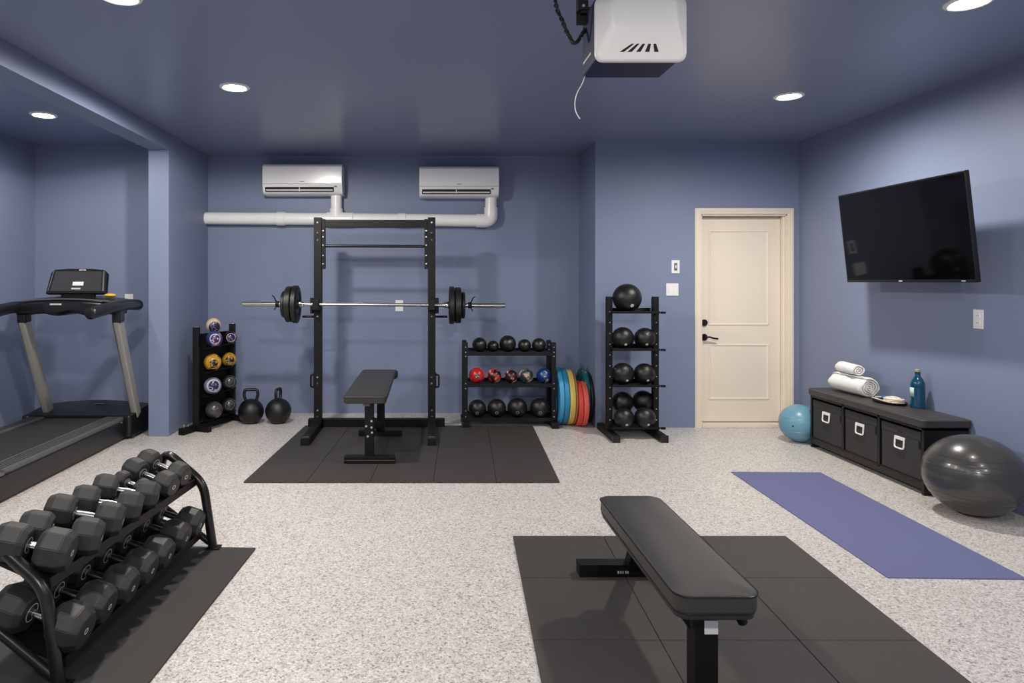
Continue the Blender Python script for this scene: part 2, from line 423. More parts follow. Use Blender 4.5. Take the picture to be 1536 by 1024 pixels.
# ------------------------------------------------------------------ garage opener
t = thing('garage_door_opener', 'garage door opener with white lens and navy housing hung from ceiling', 'garage door opener', (.82, 2.7, 2.30))
MB().b2((-.175, -.095, 0), (.155, .125, .25), .012, 3).build('housing', M['navy'], t)
def lensmesh():
    b = bmesh.new(); rings = []
    for w, h, y, oz, rr in ((.352, .252, -.09, .122, .03), (.358, .258, -.10, .122, .034), (.352, .252, -.112, .122, .034), (.338, .238, -.118, .122, .034), (.262, .122, -.150, .166, .03), (.235, .10, -.153, .168, .03)):
        rings.append([b.verts.new((x, y, oz + z)) for x, z in rrect(w, h, rr, 5)])
    for a, c in zip(rings, rings[1:]):
        n = len(a)
        for k in range(n): b.faces.new((a[k], a[(k + 1) % n], c[(k + 1) % n], c[k]))
    b.faces.new(rings[0]); b.faces.new(rings[-1]); bmesh.ops.recalc_face_normals(b, faces=b.faces)
    q = MB(); q._add(b); return q
lens = lensmesh().build('light_lens', M['lens'], t, ang=60)
nrm = V((0, -.9, -.34)).normalized()
for xa, xb in ((-.044, -.088), (-.024, -.058), (-.002, -.024), (.020, .010), (.040, .046)):
    zt_, zb_ = .054, .026
    f = lambda z: -.1185 - (z - .003) * .032 / .102 - .0008
    tb = bmesh.new(); a_ = [V((xa, f(zt_), zt_)), V((xa + .010, f(zt_), zt_)), V((xb + .017, f(zb_), zb_)), V((xb, f(zb_), zb_))]
    va = [tb.verts.new(p) for p in a_]; vb = [tb.verts.new(p - nrm * .003) for p in a_]
    tb.faces.new(va); tb.faces.new(vb[::-1])
    for k in range(4): tb.faces.new((va[k], va[(k + 1) % 4], vb[(k + 1) % 4], vb[k]))
    bmesh.ops.recalc_face_normals(tb, faces=tb.faces)
    q = MB(); q._add(tb); q.build('vent_slot', M['hole'], lens)
MB().b2((-.1765, -.03, .05), (-.1755, .10, .058)).build('lettering', M['mark'], t)
br = MB().b2((-.215, .02, .25), (-.175, .06, .52), .002).b2((-.215, .055, .20), (-.165, .062, .30), .001)
br.b2((.12, .02, .25), (.15, .06, .52), .002).b2((-.20, .03, .24), (.15, .06, .265), .002)
br.build('mounting_bracket', M['black'], t)
MB().cyl((-.195, .02, .262), (-.195, .012, .262), .006, 10).build('bolt', M['bolt'], t)
MB().tube([(-.168, .10, .004), (-.18, .10, -.03), (-.205, .10, -.07), (-.213, .10, -.115), (-.208, .10, -.15), (-.19, .10, -.178)], .0022, 6, .03).build('pull_cord', M['cord'], t)
c = MB()
pth = [(-.30, .05, .27), (-.275, .05, .215), (-.255, .05, .165), (-.235, .05, .13), (-.225, .05, .118), (-.21, .05, .13), (-.195, .05, .155), (-.176, .06, .185)]
pth = fillet([V(p) for p in [(-.33, .05, .52)] + pth], .02)
for ph in (0, PI):
    c.tube([p + V((math.cos(i * .9 + ph) * .006, math.sin(i * .9 + ph) * .006, 0)) for i, p in enumerate(pth)], .0045, 6)
tag(c.build('wiring_cable', M['cable'], None, (.82, 2.7, 2.30)), 'black twisted cable drooping from ceiling beside the garage door opener', 'cable')

# ------------------------------------------------------------------ floor mats
def tiles(x0, y0, colw, rowh, shear, z, th, name, group, rowlab, collab, m):
    """y0 back edge, rows towards the camera"""
    y = y0
    for j, h in enumerate(rowh):
        x = x0
        for i, w in enumerate(colw):
            b = MB().box((0, 0, th / 2), (w - .003, h - .003, th), .002)
            yc = y - h / 2; xc = x + w / 2 + shear * (yc - y0)
            for v in b.bm.verts: v.co.x += shear * v.co.y
            o = b.build('rubber_floor_tile', m, None, (xc, yc, z))
            tag(o, f'black rubber floor tile {name}, {rowlab[j]}, {collab[i]}', 'floor tile', group)
            x += w
        y -= h
tiles(.465, 3.748, [.507, .553, .475], [.532, .56, .56, .56], .05, 0, .012, 'of the foreground bench mat', 'rubber tiles under the foreground bench',
      ['back row', 'second row from back', 'third row from back', 'front row cut by the photo edge'], ['left column', 'middle column', 'right column'], M['rubber'])
tiles(-1.24, 6.62, [.452] * 5, [.44, .47, .48, .47], .05, 0, .012, 'of the power rack mat', 'rubber tiles under the power rack',
      ['back row', 'second row from back', 'second row from front', 'front row'], ['leftmost of five', 'second from left', 'middle of five', 'second from right', 'rightmost of five'], M['rubber'])
b = MB().b2((-.42, -.95, 0), (.42, .95, .01), .003)
tag(b.build('rubber_mat', M['mat_'], None, (-1.41, 2.66, 0), (0, 0, R(-3.2))), 'long black rubber mat under the dumbbell rack', 'rubber mat')
b = MB(); b.box((0, 0, .003), (.665, 1.795, .006), .0015)
tag(b.build('yoga_mat', M['yoga'], None, (2.578, 4.123, 0), (0, 0, R(-1.6))), 'blue yoga mat laid flat beside the storage bench', 'yoga mat')

# ------------------------------------------------------------------ power rack
ZM = .012
t = thing('power_rack', 'tall black steel squat rack standing on rubber tiles by back wall', 'power rack', (-.537, 6.5, ZM))
ux = .553; uw = .074; top = 2.05
for sx in (-1, 1):
    u = MB().box((sx * ux, 0, top / 2), (uw, uw, top), .004).build('upright', M['black'], t)
    hb = MB()
    for k in range(34):
        z = .16 + k * .052
        hb.cyl((sx * ux, -uw / 2 + .001, z), (sx * ux, -uw / 2 - .0008, z), .0075, 10)
    hb.build('hole_row', M['hole'], u)
    bb = MB()
    for z in (2.0, 1.9, 1.83, 1.14, 1.09, .5, .44, .18, .12): bb.cyl((sx * ux + random.uniform(-.008, .008), -uw / 2, z), (sx * ux, -uw / 2 - .008, z), .009, 8)
    bb.build('bolt', M['bolt'], u)
    f = MB().b2((sx * ux - .037, -.70, 0), (sx * ux + .037, .06, .065), .004).build('base_foot', M['black'], t)
    MB().b2((sx * ux - .0385, -.706, -.001), (sx * ux + .0385, -.66, .067), .004).build('end_cap', M['blackg'], f)
    MB().box((sx * ux, -.66, .0665), (.05, .03, .001)).build('sticker', M['emblem'], f)
    g = MB().prism([(0, 0), (.0, .2), (.09, 0)], .006, MX.Translation((sx * ux - .003, .02, .06)) @ MX(((0, 0, 1, 0), (1, 0, 0, 0), (0, 1, 0, 0), (0, 0, 0, 1))))
    g.build('gusset', M['black'], t)
    p = MB().b2((sx * (ux - .038), -.03, 1.55), (sx * (ux - .07), .03, top - .015), .004).build('bracket', M['black'], t)
    q = MB()
    for z in (1.6, 1.68, 1.78, 1.86, 1.92): q.cyl((sx * (ux - .053), -.03, z), (sx * (ux - .053), -.037, z), .007, 8)
    q.build('bolt', M['bolt'], p)
    # J-cup
    j = MB().b2((sx * ux - sx * .02, -.05, 1.12), (sx * ux + sx * .07, -.037, 1.27), .004)
    j.b2((sx * ux + sx * .037, -.12, 1.12), (sx * ux + sx * .055, .02, 1.19), .004)
    j.b2((sx * ux - .03, -.155, 1.155), (sx * ux + .03, -.04, 1.185), .004).b2((sx * ux - .03, -.165, 1.155), (sx * ux + .03, -.148, 1.25), .004)
    j.build('bar_hook', M['black'], t)
    MB().cyl((sx * (ux + .02), 0, 1.085), (sx * (ux + .155), 0, 1.085), .011, 12, .002).build('storage_peg', M['black'], t)
    h = MB().tube([(sx * (ux + .035), 0, .52), (sx * (ux + .07), -.01, .52), (sx * (ux + .07), -.01, .40), (sx * (ux + .035), 0, .40)], .009, 8, .02)
    h.b2((sx * (ux + .03), -.025, .39), (sx * (ux + .045), .025, .54), .002)
    h.build('band_hook', M['black'], t)
MB().box((0, 0, 1.99), (2 * ux - uw, .05, .072), .004).build('crossbeam', M['black'], t)
MB().cyl((-ux + .05, 0, 1.775), (ux - .05, 0, 1.77), .015, 16).build('pull_up_bar', M['blackg'], t)
MB().b2((-ux - .11, .05, 0), (ux + .13, .125, .075), .004).build('rear_beam', M['black'], t)

# barbell and plates
BY, BZ = 6.395, 1.217
t = thing('barbell', 'steel barbell resting across the hooks of the power rack', 'barbell', (-.54, BY, BZ), (0, R(.35), 0))
MB().cyl((-.73, 0, 0), (.73, 0, 0), .0165, 20).build('shaft', M['steel'], t)
for sx in (-1, 1):
    MB().cyl((sx * .715, 0, 0), (sx * 1.26, 0, 0), .0215, 24, .003).build('sleeve', M['steel'], t)
    MB().cyl((sx * .69, 0, 0), (sx * .718, 0, 0), .036, 24, .006).cyl((sx * .668, 0, 0), (sx * .692, 0, 0), .026, 24, .004).build('collar', M['chrome'], t)
    cl = MB().cyl((sx * .905, 0, 0), (sx * .94, 0, 0), .03, 20, .003)
    cl.tube([(sx * .93, -.01, .02), (sx * .95, -.03, .07), (sx * .97, -.03, .085)], .006, 8).tube([(sx * .93, -.01, -.02), (sx * .95, -.02, -.055)], .006, 8)
    cl.build('clip', M['black'], t)
def wplate(R_, th, sx, x, lab, tread=True):
    pr = [(.026, 0), (.05, 0), (.052, .006 if th > .03 else .002), (R_ * .62, .008), (R_ * .66, 0), (R_ * .82, 0), (R_ * .86, .004), (R_ - .008, .002), (R_, .008),
          (R_, th - .008), (R_ - .008, th - .002), (R_ * .86, th - .004), (R_ * .82, th), (R_ * .66, th), (R_ * .62, th - .008), (.052, th - .006), (.05, th), (.026, th), (.026, 0)]
    t = thing('weight_plate', lab, 'weight plate', (-.54 + x, BY, BZ - x * math.tan(R(.35))), (0, R(90 + .35), 0), 'black plates loaded on the barbell')
    MB().lathe(pr, None, 48).build('plate_body', M['blkp'], t)
    MB().lathe([(.0225, .001), (.027, .001), (.027, th - .001), (.0225, th - .001), (.0225, .001)], None, 24).build('hub_ring', M['rail'], t)
    return t
for sx, side in ((-1, 'left'), (1, 'right')):
    xs = .722
    for rr, th, wh in ((.181, .052, 'large black weight plate innermost on the %s end of barbell'), (.172, .062, 'large black weight plate in the middle of the stack on %s barbell end'), (.128, .035, 'small black weight plate outermost on the %s end of barbell')):
        x = xs if sx > 0 else -xs - th
        wplate(rr, th, sx, x, wh % side); xs += th + .002

# ------------------------------------------------------------------ bench under rack
def pad(w, L, h, rc, crown=.012, n=7, taper=1.):
    """rounded upholstered pad lying along Y, base at z 0"""
    b = bmesh.new(); rings = []
    def ring(s, z, inset):
        return [b.verts.new((x * (1 if y < 0 else taper), y, z)) for x, y in rrect(w - 2 * inset, L - 2 * inset, max(.01, rc - inset), n)]
    for z, i in ((0, .012), (.004, .003), (.012, 0), (h - .018, 0), (h - .012, -.003), (h - .008, -.003), (h - .004, .003), (h, .012), (h + crown * .5, .04), (h + crown, .09)): rings.append(ring(1, z, i))
    for a, c in zip(rings, rings[1:]):
        m = len(a)
        for k in range(m): b.faces.new((a[k], a[(k + 1) % m], c[(k + 1) % m], c[k]))
    b.faces.new(rings[0][::-1]); b.faces.new(rings[-1]); bmesh.ops.recalc_face_normals(b, faces=b.faces)
    q = MB(); q._add(b); return q
t = thing('weight_bench', 'black padded bench inside the power rack, head roll away from camera', 'bench', (-.49, 5.25, ZM))
o = pad(.335, 1.18, .062, .035, .006, taper=.93).build('pad', M['vinyl'], t, (-.005, .50, .505), (R(2.6), 0, R(-1.2)))
hr = MB().cyl((-.165, 0, 0), (.165, 0, 0), .058, 28, .02)
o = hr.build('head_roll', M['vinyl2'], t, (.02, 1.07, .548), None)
o.scale = (1, 1.5, .75)
MB().b2((-.025, .0, .04), (.045, .075, .49), .004).build('front_post', M['black'], t)
f = MB().b2((-.185, -.03, 0), (.215, .045, .055), .004).build('front_foot', M['black'], t)
MB().box((0.015, -.031, .0275), (.40, .001, .002)).build('edge_line', M['emblem'], f)
MB().bar((.02, .03, .33), (.02, 1.02, .06), .055, .055, .004).build('spine', M['black'], t)
MB().b2((.0, .9, .04), (.07, .97, .53), .004).build('rear_post', M['black'], t)
MB().b2((-.17, .9, 0), (.23, .97, .055), .004).build('rear_foot', M['black'], t)
for x in (-.1, .06): MB().b2((x, .0, .475), (x + .06, .9, .51), .003).build('seat_rail', M['black'], t)
MB().box((-.01, -.002, .465), (.055, .002, .035)).build('sticker', M['emblem'], t)
q = MB()
for x, z in ((.03, .33), (.03, .28), (.034, .24), (.0, .21), (-.012, .29)): q.cyl((x, .0, z), (x, -.008, z), .009, 8)
q.build('bolt', M['bolt'], t)

# ------------------------------------------------------------------ foreground bench
t = thing('weight_bench', 'black flat bench in the foreground on rubber tiles', 'bench', (.922, 2.12, ZM))
o = pad(.275, .99, .066, .05, .012).build('pad', M['vinyl'], t, (0, .495, .366), None)
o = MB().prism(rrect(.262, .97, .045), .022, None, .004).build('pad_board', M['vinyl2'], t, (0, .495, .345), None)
zb = .438 - .066 - .022
def piping(w, L, rc, z, rr):
    return MB().tube([V((x, y, z)) for x, y in rrect(w, L, rc, 7)], rr, 8, closed=True)
o = piping(.279, .994, .052, .0, .003).build('piping', M['blackg'], t, (0, .495, .424), None)
o = piping(.268, .98, .05, .0, .003).build('piping', M['blackg'], t, (0, .495, .367), None)
MB().b2((-.026, .13, .0), (.052, .21, .345), .004).build('front_post', M['black'], t)
MB().b2((-.2, .05, 0), (.2, .13, .05), .004).build('front_foot', M['black'], t)
MB().b2((-.035, .14, .29), (.035, 1.0, .345), .004).build('spine', M['black'], t)
MB().prism([(0, 0), (-.075, .105), (0, .105)], .008, MX.Translation((-.036, .16, .24)) @ rotm(R(90), 'X')).build('gusset', M['black'], t)
MB().prism([(0, 0), (.03, .05), (0, .05)], .008, MX.Translation((.05, .16, .295)) @ rotm(R(90), 'X')).build('gusset', M['black'], t)
MB().bar((.06, .95, .30), (.06, 1.135, .03), .06, .06, .004).build('rear_post', M['black'], t)
f = MB().b2((-.2, 1.1, 0), (.25, 1.175, .06), .003).build('rear_foot', M['black'], t)
lm = MB()
for k, (x, w) in enumerate(((.0, .009), (.012, .006), (.022, .005), (.036, .008), (.046, .006))): lm.box((x - .012, 1.0992, .024), (w, .001, .013))
lm.build('lettering', M['mark'], f)
MB().b2((.004, .129, .238), (.05, .1298, .284)).build('sticker', M['plate'], t)
MB().cyl((.105, .1, .335), (.115, .1, .305), .013, 16, .003).cyl((.112, .1, .31), (.122, .1, .29), .017, 16, .004).bar((.04, .16, .338), (.11, .1, .338), .012).build('adjustment_knob', M['black'], t)

# ------------------------------------------------------------------ dumbbell rack and dumbbells
NF, FF = V((-1.312, 2.36, 0)), V((-1.165, 3.58, 0))
u = (FF - NF).normalized(); q = V((-u.y, u.x, 0)); LEN = (FF - NF).length; ZR = .01
def W(s, qq, z): return u * s + q * qq + V((0, 0, z))
t = thing('dumbbell_rack', 'black two tier dumbbell rack at lower left holding rows of dumbbells', 'dumbbell rack', (NF.x, NF.y, ZR))
for s in (0, LEN):
    f = MB().tube([W(s, 0, .0), W(s, .055, .345), W(s, .275, .515), W(s, .40, 0)], .0235, 16, .07).build('end_frame', M['blackg'], t)
    MB().tube([W(s, .02, .03), W(s, .355, .26)], .018, 14).build('brace', M['blackg'], f)
    for qq in (-.005, .40): MB().box(W(s, qq, .004), (.07, .06, .008), .002).build('foot_plate', M['black'], f)
LZ = (.362, .085); LQ = ((.048, .098), (-.012, .068))
def lipq(lv, s): return LQ[lv][0] + (LQ[lv][1] - LQ[lv][0]) * s / LEN
def trayz(lv, s, qq): return LZ[lv] + .3 * (qq - lipq(lv, s))
for lv in (0, 1):
    b = bmesh.new(); P = ((-.008, .012), (-.002, .012), (0, 0), (.25, .075), (.252, .10), (.258, .10), (.256, .066), (-.002, -.026), (-.008, -.026))
    a = [b.verts.new(W(.012, lipq(lv, .03) + p[0], LZ[lv] + p[1])) for p in P]; c = [b.verts.new(W(LEN - .012, lipq(lv, LEN - .03) + p[0], LZ[lv] + p[1])) for p in P]
    for k in range(len(P)): b.faces.new((a[k], a[(k + 1) % len(P)], c[(k + 1) % len(P)], c[k]))
    b.faces.new(a[::-1]); b.faces.new(c); bmesh.ops.recalc_face_normals(b, faces=b.faces)
    k = MB(); k._add(b); k.build('tray', M['black'], t)
def dbell(name_lab, far, near, rf, rn, hl, sides, rot0, lv):
    """dumbbell from the far head to the near head; centres given in the plane, heights from the tray"""
    def Z(p, r):
        rel = V((*p, 0)) - NF; qq = rel.dot(q); return ZR + trayz(lv, rel.dot(u), qq) + r * math.cos(PI / sides) * 1.03 + .004
    A, B = V((*far, Z(far, rf))), V((*near, Z(near, rn)))
    d = (B - A).normalized(); c = (A + B) / 2
    t = thing('dumbbell', name_lab, 'dumbbell', c, (0, 0, 0), ('dumbbells on the top tier', 'dumbbells on the bottom tier')[lv])
    t.rotation_euler = (align(d) @ rotm(rot0, 'Z')).to_euler()
    L = (B - A).length / 2
    MB().lathe([(0, -L), (.013, -L), (.0145, -L * .4), (.0165, 0), (.0145, L * .4), (.013, L), (0, L)], None, 16).build('handle', M['chrome'], t)
    for sg, r in ((-1, rf), (1, rn)):
        z0, z1 = sg * (L - hl / 2), sg * (L + hl / 2); e = sg
        pr = [(0, z0), (r * .76, z0), (r * .80, z0 + e * hl * .02), (r, z0 + e * hl * .2), (r, z1 - e * hl * .26), (r * .80, z1 - e * hl * .02), (r * .76, z1), (0, z1)]
        h = MB().lathe(pr, rotm(PI / sides, 'Z'), sides)
        bmesh.ops.bevel(h.bm, geom=[k for k in h.bm.edges if len(k.link_faces) == 2 and k.calc_face_angle(0) > .35], offset=.0028, segments=2, affect='EDGES')
        h = h.build('head', M['dumb'], t, ang=27)
        for zz in (z1, z0):
            w = MB().lathe([(.008, 0), (.012, 0), (.012, .0012), (.008, .0012), (.008, 0)], MX.Translation((0, 0, zz - .0006)), 16)
            if zz == z0:
                w = MB().lathe([(r * .36, -.0006), (r * .40, -.0006), (r * .40, .0006), (r * .36, .0006), (r * .36, -.0006)], MX.Translation((0, 0, zz)), 24)
            w.build('number_print', M['mark'], h)
    return t
fx = [-1.520, -1.511, -1.519, -1.494, -1.492, -1.486, -1.481, -1.479]; fy = [2.425, 2.553, 2.741, 2.889, 3.063, 3.217, 3.351, 3.51]
nx_ = [-1.372, -1.342, -1.341, -1.329, -1.321, -1.375, -1.305, -1.302]; ny_ = [2.445, 2.605, 2.787, 2.947, 3.111, 3.19, 3.295, 3.455]
rs = [.078, .072, .07, .068, .065, .05, .062, .062]
for i in range(8):
    lab = f'{"small " if i == 5 else ""}black rubber dumbbell on the top tier of rack, {ORD[i]} from its near end'
    ln = V((fx[i] - nx_[i], fy[i] - ny_[i], 0)).length
    dbell(lab, (fx[i], fy[i]), (nx_[i], ny_[i]), rs[i] * (.97 if i else .9), rs[i], .117 - .003 * i if i != 5 else .06, 8, R(0), 0)
nbx = [-1.309, -1.312, -1.294, -1.284, -1.273, -1.268, -1.26]; nby = [2.43, 2.615, 2.781, 2.951, 3.117, 3.32, 3.50]
rs2 = [.084, .078, .077, .076, .074, .074, .075]
for i in range(7):
    dbell(f'black rubber dumbbell on the bottom tier of rack, {ORD[i]} from its near end', (nbx[i] - .205, nby[i] + .012), (nbx[i], nby[i]), rs2[i], rs2[i], .122, 10, 0, 1)

# ------------------------------------------------------------------ treadmill
t = thing('treadmill', 'black and grey treadmill facing the alcove wall at left', 'treadmill', (-3.2, 5.0, 0))
xl, xr = -.46, .41   # outer edges, local
MB().b2((xl, -1.1, .03), (xr, 1.15, .165), .01).build('deck', M['blackg'], t)
MB().b2((-.33, -1.05, .16), (.235, 1.12, .19), .004).build('running_belt', M['belt'], t)
for a, b in ((-.46, -.325), (.235, .41)):
    k = MB().b2((a, -1.1, .155), (b, 1.12, .205), .012)
    k.build('side_rail', M['rail'], t)
    tr = MB()
    for j in range(4): tr.box((a + (b - a) * (.25 + .17 * j), 0, .2055), (.006, 2.15, .003))
    tr.build('grip_strip', M['blackg'], t)
MB().b2((.402, -1.1, .02), (.425, 1.1, .175), .006).build('side_panel', M['blackg'], t)
MB().b2((.395, -.66, .196), (.43, -.6, .215), .004).b2((.405, -.72, .18), (.432, -.66, .2), .004).build('clamp', M['rail'], t)
prof = []
mc = bmesh.new(); rows = []
for i in range(13):
    f = i / 12; x = -.5 + f * .98
    arc = math.sin(PI * (0.12 + .76 * f))
    rows.append([mc.verts.new((x, y, z)) for y, z in ((1.09, .02), (1.09, .215), (1.13, .22 + .008 * arc), (1.30, .235 + .028 * arc), (1.5 , .235 + .05 * arc), (1.58 + .03 * arc, .21), (1.60 + .03 * arc, .02))])
for a, b in zip(rows, rows[1:]):
    for k in range(6): mc.faces.new((a[k], b[k], b[k + 1], a[k + 1]))
    mc.faces.new((a[0], a[6], b[6], b[0]))
mc.faces.new(rows[0]); mc.faces.new(rows[-1][::-1]); bmesh.ops.recalc_face_normals(mc, faces=mc.faces)
k = MB(); k._add(mc); cv = k.build('motor_cover', M['blackg'], t, ang=30)
MB().box((.05, 1.36, .275), (.09, .025, .002), .0005, rot=rotm(R(8), 'X')).build('logo', M['steel'], cv)
MB().b2((.40, 1.06, .02), (.475, 1.66, .225), .025, 3).build('side_cap', M['blackg'], t); MB().b2((-.52, 1.06, .02), (-.45, 1.62, .225), .025, 3).build('side_cap', M['blackg'], t)
MB().cyl((.47, 1.2, .15), (.478, 1.2, .15), .012, 12).cyl((.42, 1.0, .17), (.43, 1.0, .17), .009, 10).build('bolt', M['bolt'], t)
for sx, xb, xt in ((-1, -.36, -.335), (1, .455, .485)):
    b, tp = V((xb, 1.24, .19)), V((xt, .80, 1.11))
    up = MB().bar(b, tp, .055, .105, .012).build('upright', M['alu'], t)
    MB().bar(b + V((-.0285, -.04, .02)), tp + V((-.0285, -.04, -.02)), .006, .02, .001).build('trim_strip', M['steel'], up)
    MB().bar(tp + (b - tp) * .03 + V((0, 0, .0)), tp + V((0, -.0, .1)), .072, .115, .012).build('upright_collar', M['blackg'], up)
    MB().cyl(b + V((.0, -.055, .02)), b + V((.0, -.062, .02)), .02, 14).build('pivot_bolt', M['bolt'], up)
    ox = sx * .012
    hr = MB().tube([(xt + ox, 1.16, 1.225), (xt + ox, .95, 1.235), (xt + ox, .6, 1.215), (xt + ox - sx * .01, .33, 1.185)], .05, 16, .1)
    hr.sphere((xt + ox, 1.16, 1.225), .05, u=20, v=12).sphere((xt + ox - sx * .01, .33, 1.185), .05, (1, .35, 1), u=20, v=12)
    hr.build('handrail', M['blackg'], t)
MB().box((.535, .72, 1.225), (.002, .03, .02), rot=rotm(R(-3), 'X')).build('logo', M['mark'], t)
# console base, wavy underside
cb = bmesh.new(); rows = []
for i in range(25):
    f = i / 24; x = -.36 + f * .84; a = math.sin(PI * f)
    zb = 1.155 - .012 * math.sin(f * PI * 6) * a
    rows.append([cb.verts.new((x, y, z)) for y, z in ((.70, zb + .03), (.70, 1.235 + .02 * a), (.73, 1.262 + .03 * a), (.85, 1.27 + .035 * a), (1.0, 1.285 + .03 * a), (1.02, 1.26), (.98, zb), (.74, zb))])
for a, b in zip(rows, rows[1:]):
    for k in range(8): cb.faces.new((a[k], b[k], b[(k + 1) % 8], a[(k + 1) % 8]))
cb.faces.new(rows[0]); cb.faces.new(rows[-1][::-1]); bmesh.ops.recalc_face_normals(cb, faces=cb.faces)
k = MB(); k._add(cb); con = k.build('console', M['blackg'], t, ang=40)
MB().tube([(-.33, .715, 1.268), (-.2, .715, 1.283), (.06, .715, 1.29), (.3, .715, 1.283), (.45, .715, 1.268)], .006, 8, .1).build('trim_strip', M['rail'], con)
MB().box((-.0, .698, 1.245), (.10, .004, .014), .002).build('button_panel', M['mark'], con)
xf = MX.Translation((.06, .95, 1.32)) @ rotm(R(-18), 'X')
dsp = MB().prism([(-.265, 0), (.265, 0), (.25, .19), (.22, .222), (.1, .232), (-.1, .232), (-.22, .222), (-.25, .19)], .05, xf @ rotm(R(90), 'X') , .006)
dd = dsp.build('display', M['blackg'], t)
MB().prism([(-.225, .02), (.225, .02), (.205, .205), (-.205, .205)], .003, xf @ MX.Translation((0, -.0505, 0)) @ rotm(R(90), 'X')).build('screen', M['slate'], dd)
MB().bar(xf @ V((-.243, -.053, .02)), xf @ V((-.222, -.053, .205)), .008, .006).build('trim_strip', M['chrome'], dd); MB().bar(xf @ V((.243, -.053, .02)), xf @ V((.222, -.053, .205)), .014, .006).build('trim_strip', M['chrome'], dd)
MB().b2((-.035, -.0565, .07), (.06, -.0545, .105)).build('sticker', M['plate'], dd).matrix_local = xf
MB().b2((-.04, -.0565, .035), (.04, -.0545, .048)).b2((.0, -.0525, .213), (.03, -.0505, .222)).b2((.035, -.0525, .213), (.06, -.0505, .222)).build('lettering', M['mark'], dd).matrix_local = xf
MB().box((.06, .955, 1.32), (.3, .04, .06), .008).build('display_neck', M['blackg'], t)
MB().sphere((.36, .92, 1.317), .05, (1.05, .8, .34), 24, 14).build('safety_key', M['yellow'], t)['label'] = 'yellow oval piece on the console'

# ------------------------------------------------------------------ balls
def ball(lab, loc, r, m, group, marks=(), sc=(1, 1, 1), name='medicine_ball', rot=(0, 0, 0)):
    t = thing(name, lab, 'ball', (loc[0], loc[1], loc[2] - r), rot, group)
    MB().sphere((0, 0, r), r, sc, 36, 22).build('shell', m, t)
    for nm, d, a0, a1, mm in marks: MB().cap((0, 0, r), r, d, a0, a1, .0012, 28).build(nm, mm, t)
    return t
def seam(mm): return ('seam', (random.uniform(-1, 1), random.uniform(-1, 1), random.uniform(.4, 1)), R(88), R(91), mm)
SEAM = mat('ball_seam', (14, 14, 14), .6)

# --- three tier rack
t = thing('ball_rack', 'low black three tier rack with rows of medicine balls', 'ball rack', (.79, 6.75, 0))
for sx in (-1, 1):
    x = sx * .437
    for y in (-.13, .14):
        p = MB().b2((x - .022, y - .022, .04), (x + .022, y + .022, .835), .003).build('post', M['black'], t)
        k = MB()
        for z in (.1, .16, .38, .43, .70, .74, .79): k.cyl((x, y - .022, z), (x, y - .026, z), .006, 8)
        k.build('bolt', M['bolt'], p)
    MB().b2((x - .035, -.24, 0), (x + .035, .2, .06), .004).build('base_foot', M['black'], t)
for z in (.085, .425, .735):
    k = MB().b2((-.42, -.155, z - .03), (.42, -.147, z + .006), .001).b2((-.42, .14, z - .03), (.42, .148, z + .02), .001)
    k.b2((-.42, -.15, z - .012), (.42, .145, z - .004))
    k.build('shelf', M['black'], t)
zs = {0: .732, 1: .422, 2: .082}
row = [(719.3, 11), (739.6, 8.8), (761.5, 12.6), (786.7, 9.8), (808.4, 10.6)]
D = 6.68
def px(x, d): return (x - 645) * d / 1000
bl = ['leftmost', 'smallest and second from left', 'largest and middle', 'second from right', 'rightmost']
for (x, r), b_ in zip(row, bl):
    rr = r * D / 1000
    ball(f'black medicine ball, {b_} of five, top shelf of three tier rack'.replace(',,', ','), (px(x, D), D, zs[0] + rr), rr, M['ball'], 'balls on the top shelf of the three tier rack', [seam(SEAM), ('logo', (.1, -1, .35), 0, R(9), M['emblem'])])
cm = [patch_mat('red_ball_print', [(190, 30, 34), (196, 38, 40), (206, 44, 46), (120, 20, 24)], 6),
      patch_mat('black_red_ball_print', [(24, 18, 20), (150, 40, 40), (186, 70, 62), (196, 176, 158)], 16),
      patch_mat('maroon_ball_print', [(52, 18, 20), (30, 22, 24), (120, 36, 36), (200, 184, 172)], 17),
      patch_mat('grey_ball_print', [(40, 48, 50), (76, 86, 84), (150, 120, 104), (186, 186, 178)], 14),
      patch_mat('blue_ball_print', [(18, 48, 110), (22, 58, 130), (26, 40, 60), (150, 150, 146)], 9)]
mid = [(715, 11.6, 'bright red medicine ball with pale emblem on the middle shelf'), (741, 10.8, 'black ball with red and cream print on the middle shelf'),
       (766.6, 10, 'dark maroon ball with cream print in the middle of middle shelf'), (789, 11, 'grey ball with tan print on the middle shelf'), (815.7, 11.2, 'blue medicine ball with silver print at right end of middle shelf')]
EMB = patch_mat('silver_navy_print', [(60, 84, 110), (120, 134, 146), (200, 200, 200), (40, 50, 66)], 24, .3)
EMT = patch_mat('tan_grey_print', [(90, 92, 86), (168, 134, 116), (190, 166, 146), (60, 66, 66)], 22, .3)
EMC = patch_mat('cream_maroon_print', [(60, 24, 26), (150, 60, 56), (204, 190, 178), (40, 24, 26)], 30, .3)
PALE = mat('pale_emblem', (186, 190, 192), .4); DK = mat('dark_emblem', (40, 60, 84), .4); RED = mat('red_emblem', (188, 66, 62), .4); TAN = mat('tan_emblem', (190, 150, 124), .4)
for i, (x, r, lab) in enumerate(mid):
    rr = r * D / 1000
    mk = [[('emblem', (.05, -1, .05), 0, R(17), EMB)], [('emblem', (.6, -1, .0), 0, R(17), RED)], [('emblem', (.1, -1, .1), 0, R(24), EMC)],
          [('emblem', (0, -1, .3), 0, R(24), EMT)], [('emblem', (-.1, -1, .4), 0, R(26), EMB)]][i]
    if i == 0 or i == 4 or i == 3:
        mk = [(a, b, c, e, f) for a, b, c, e, f in mk]
    ball(lab, (px(x, D), D, zs[1] + rr), rr, cm[i], 'balls on the middle shelf of the three tier rack', mk)
D = 6.66
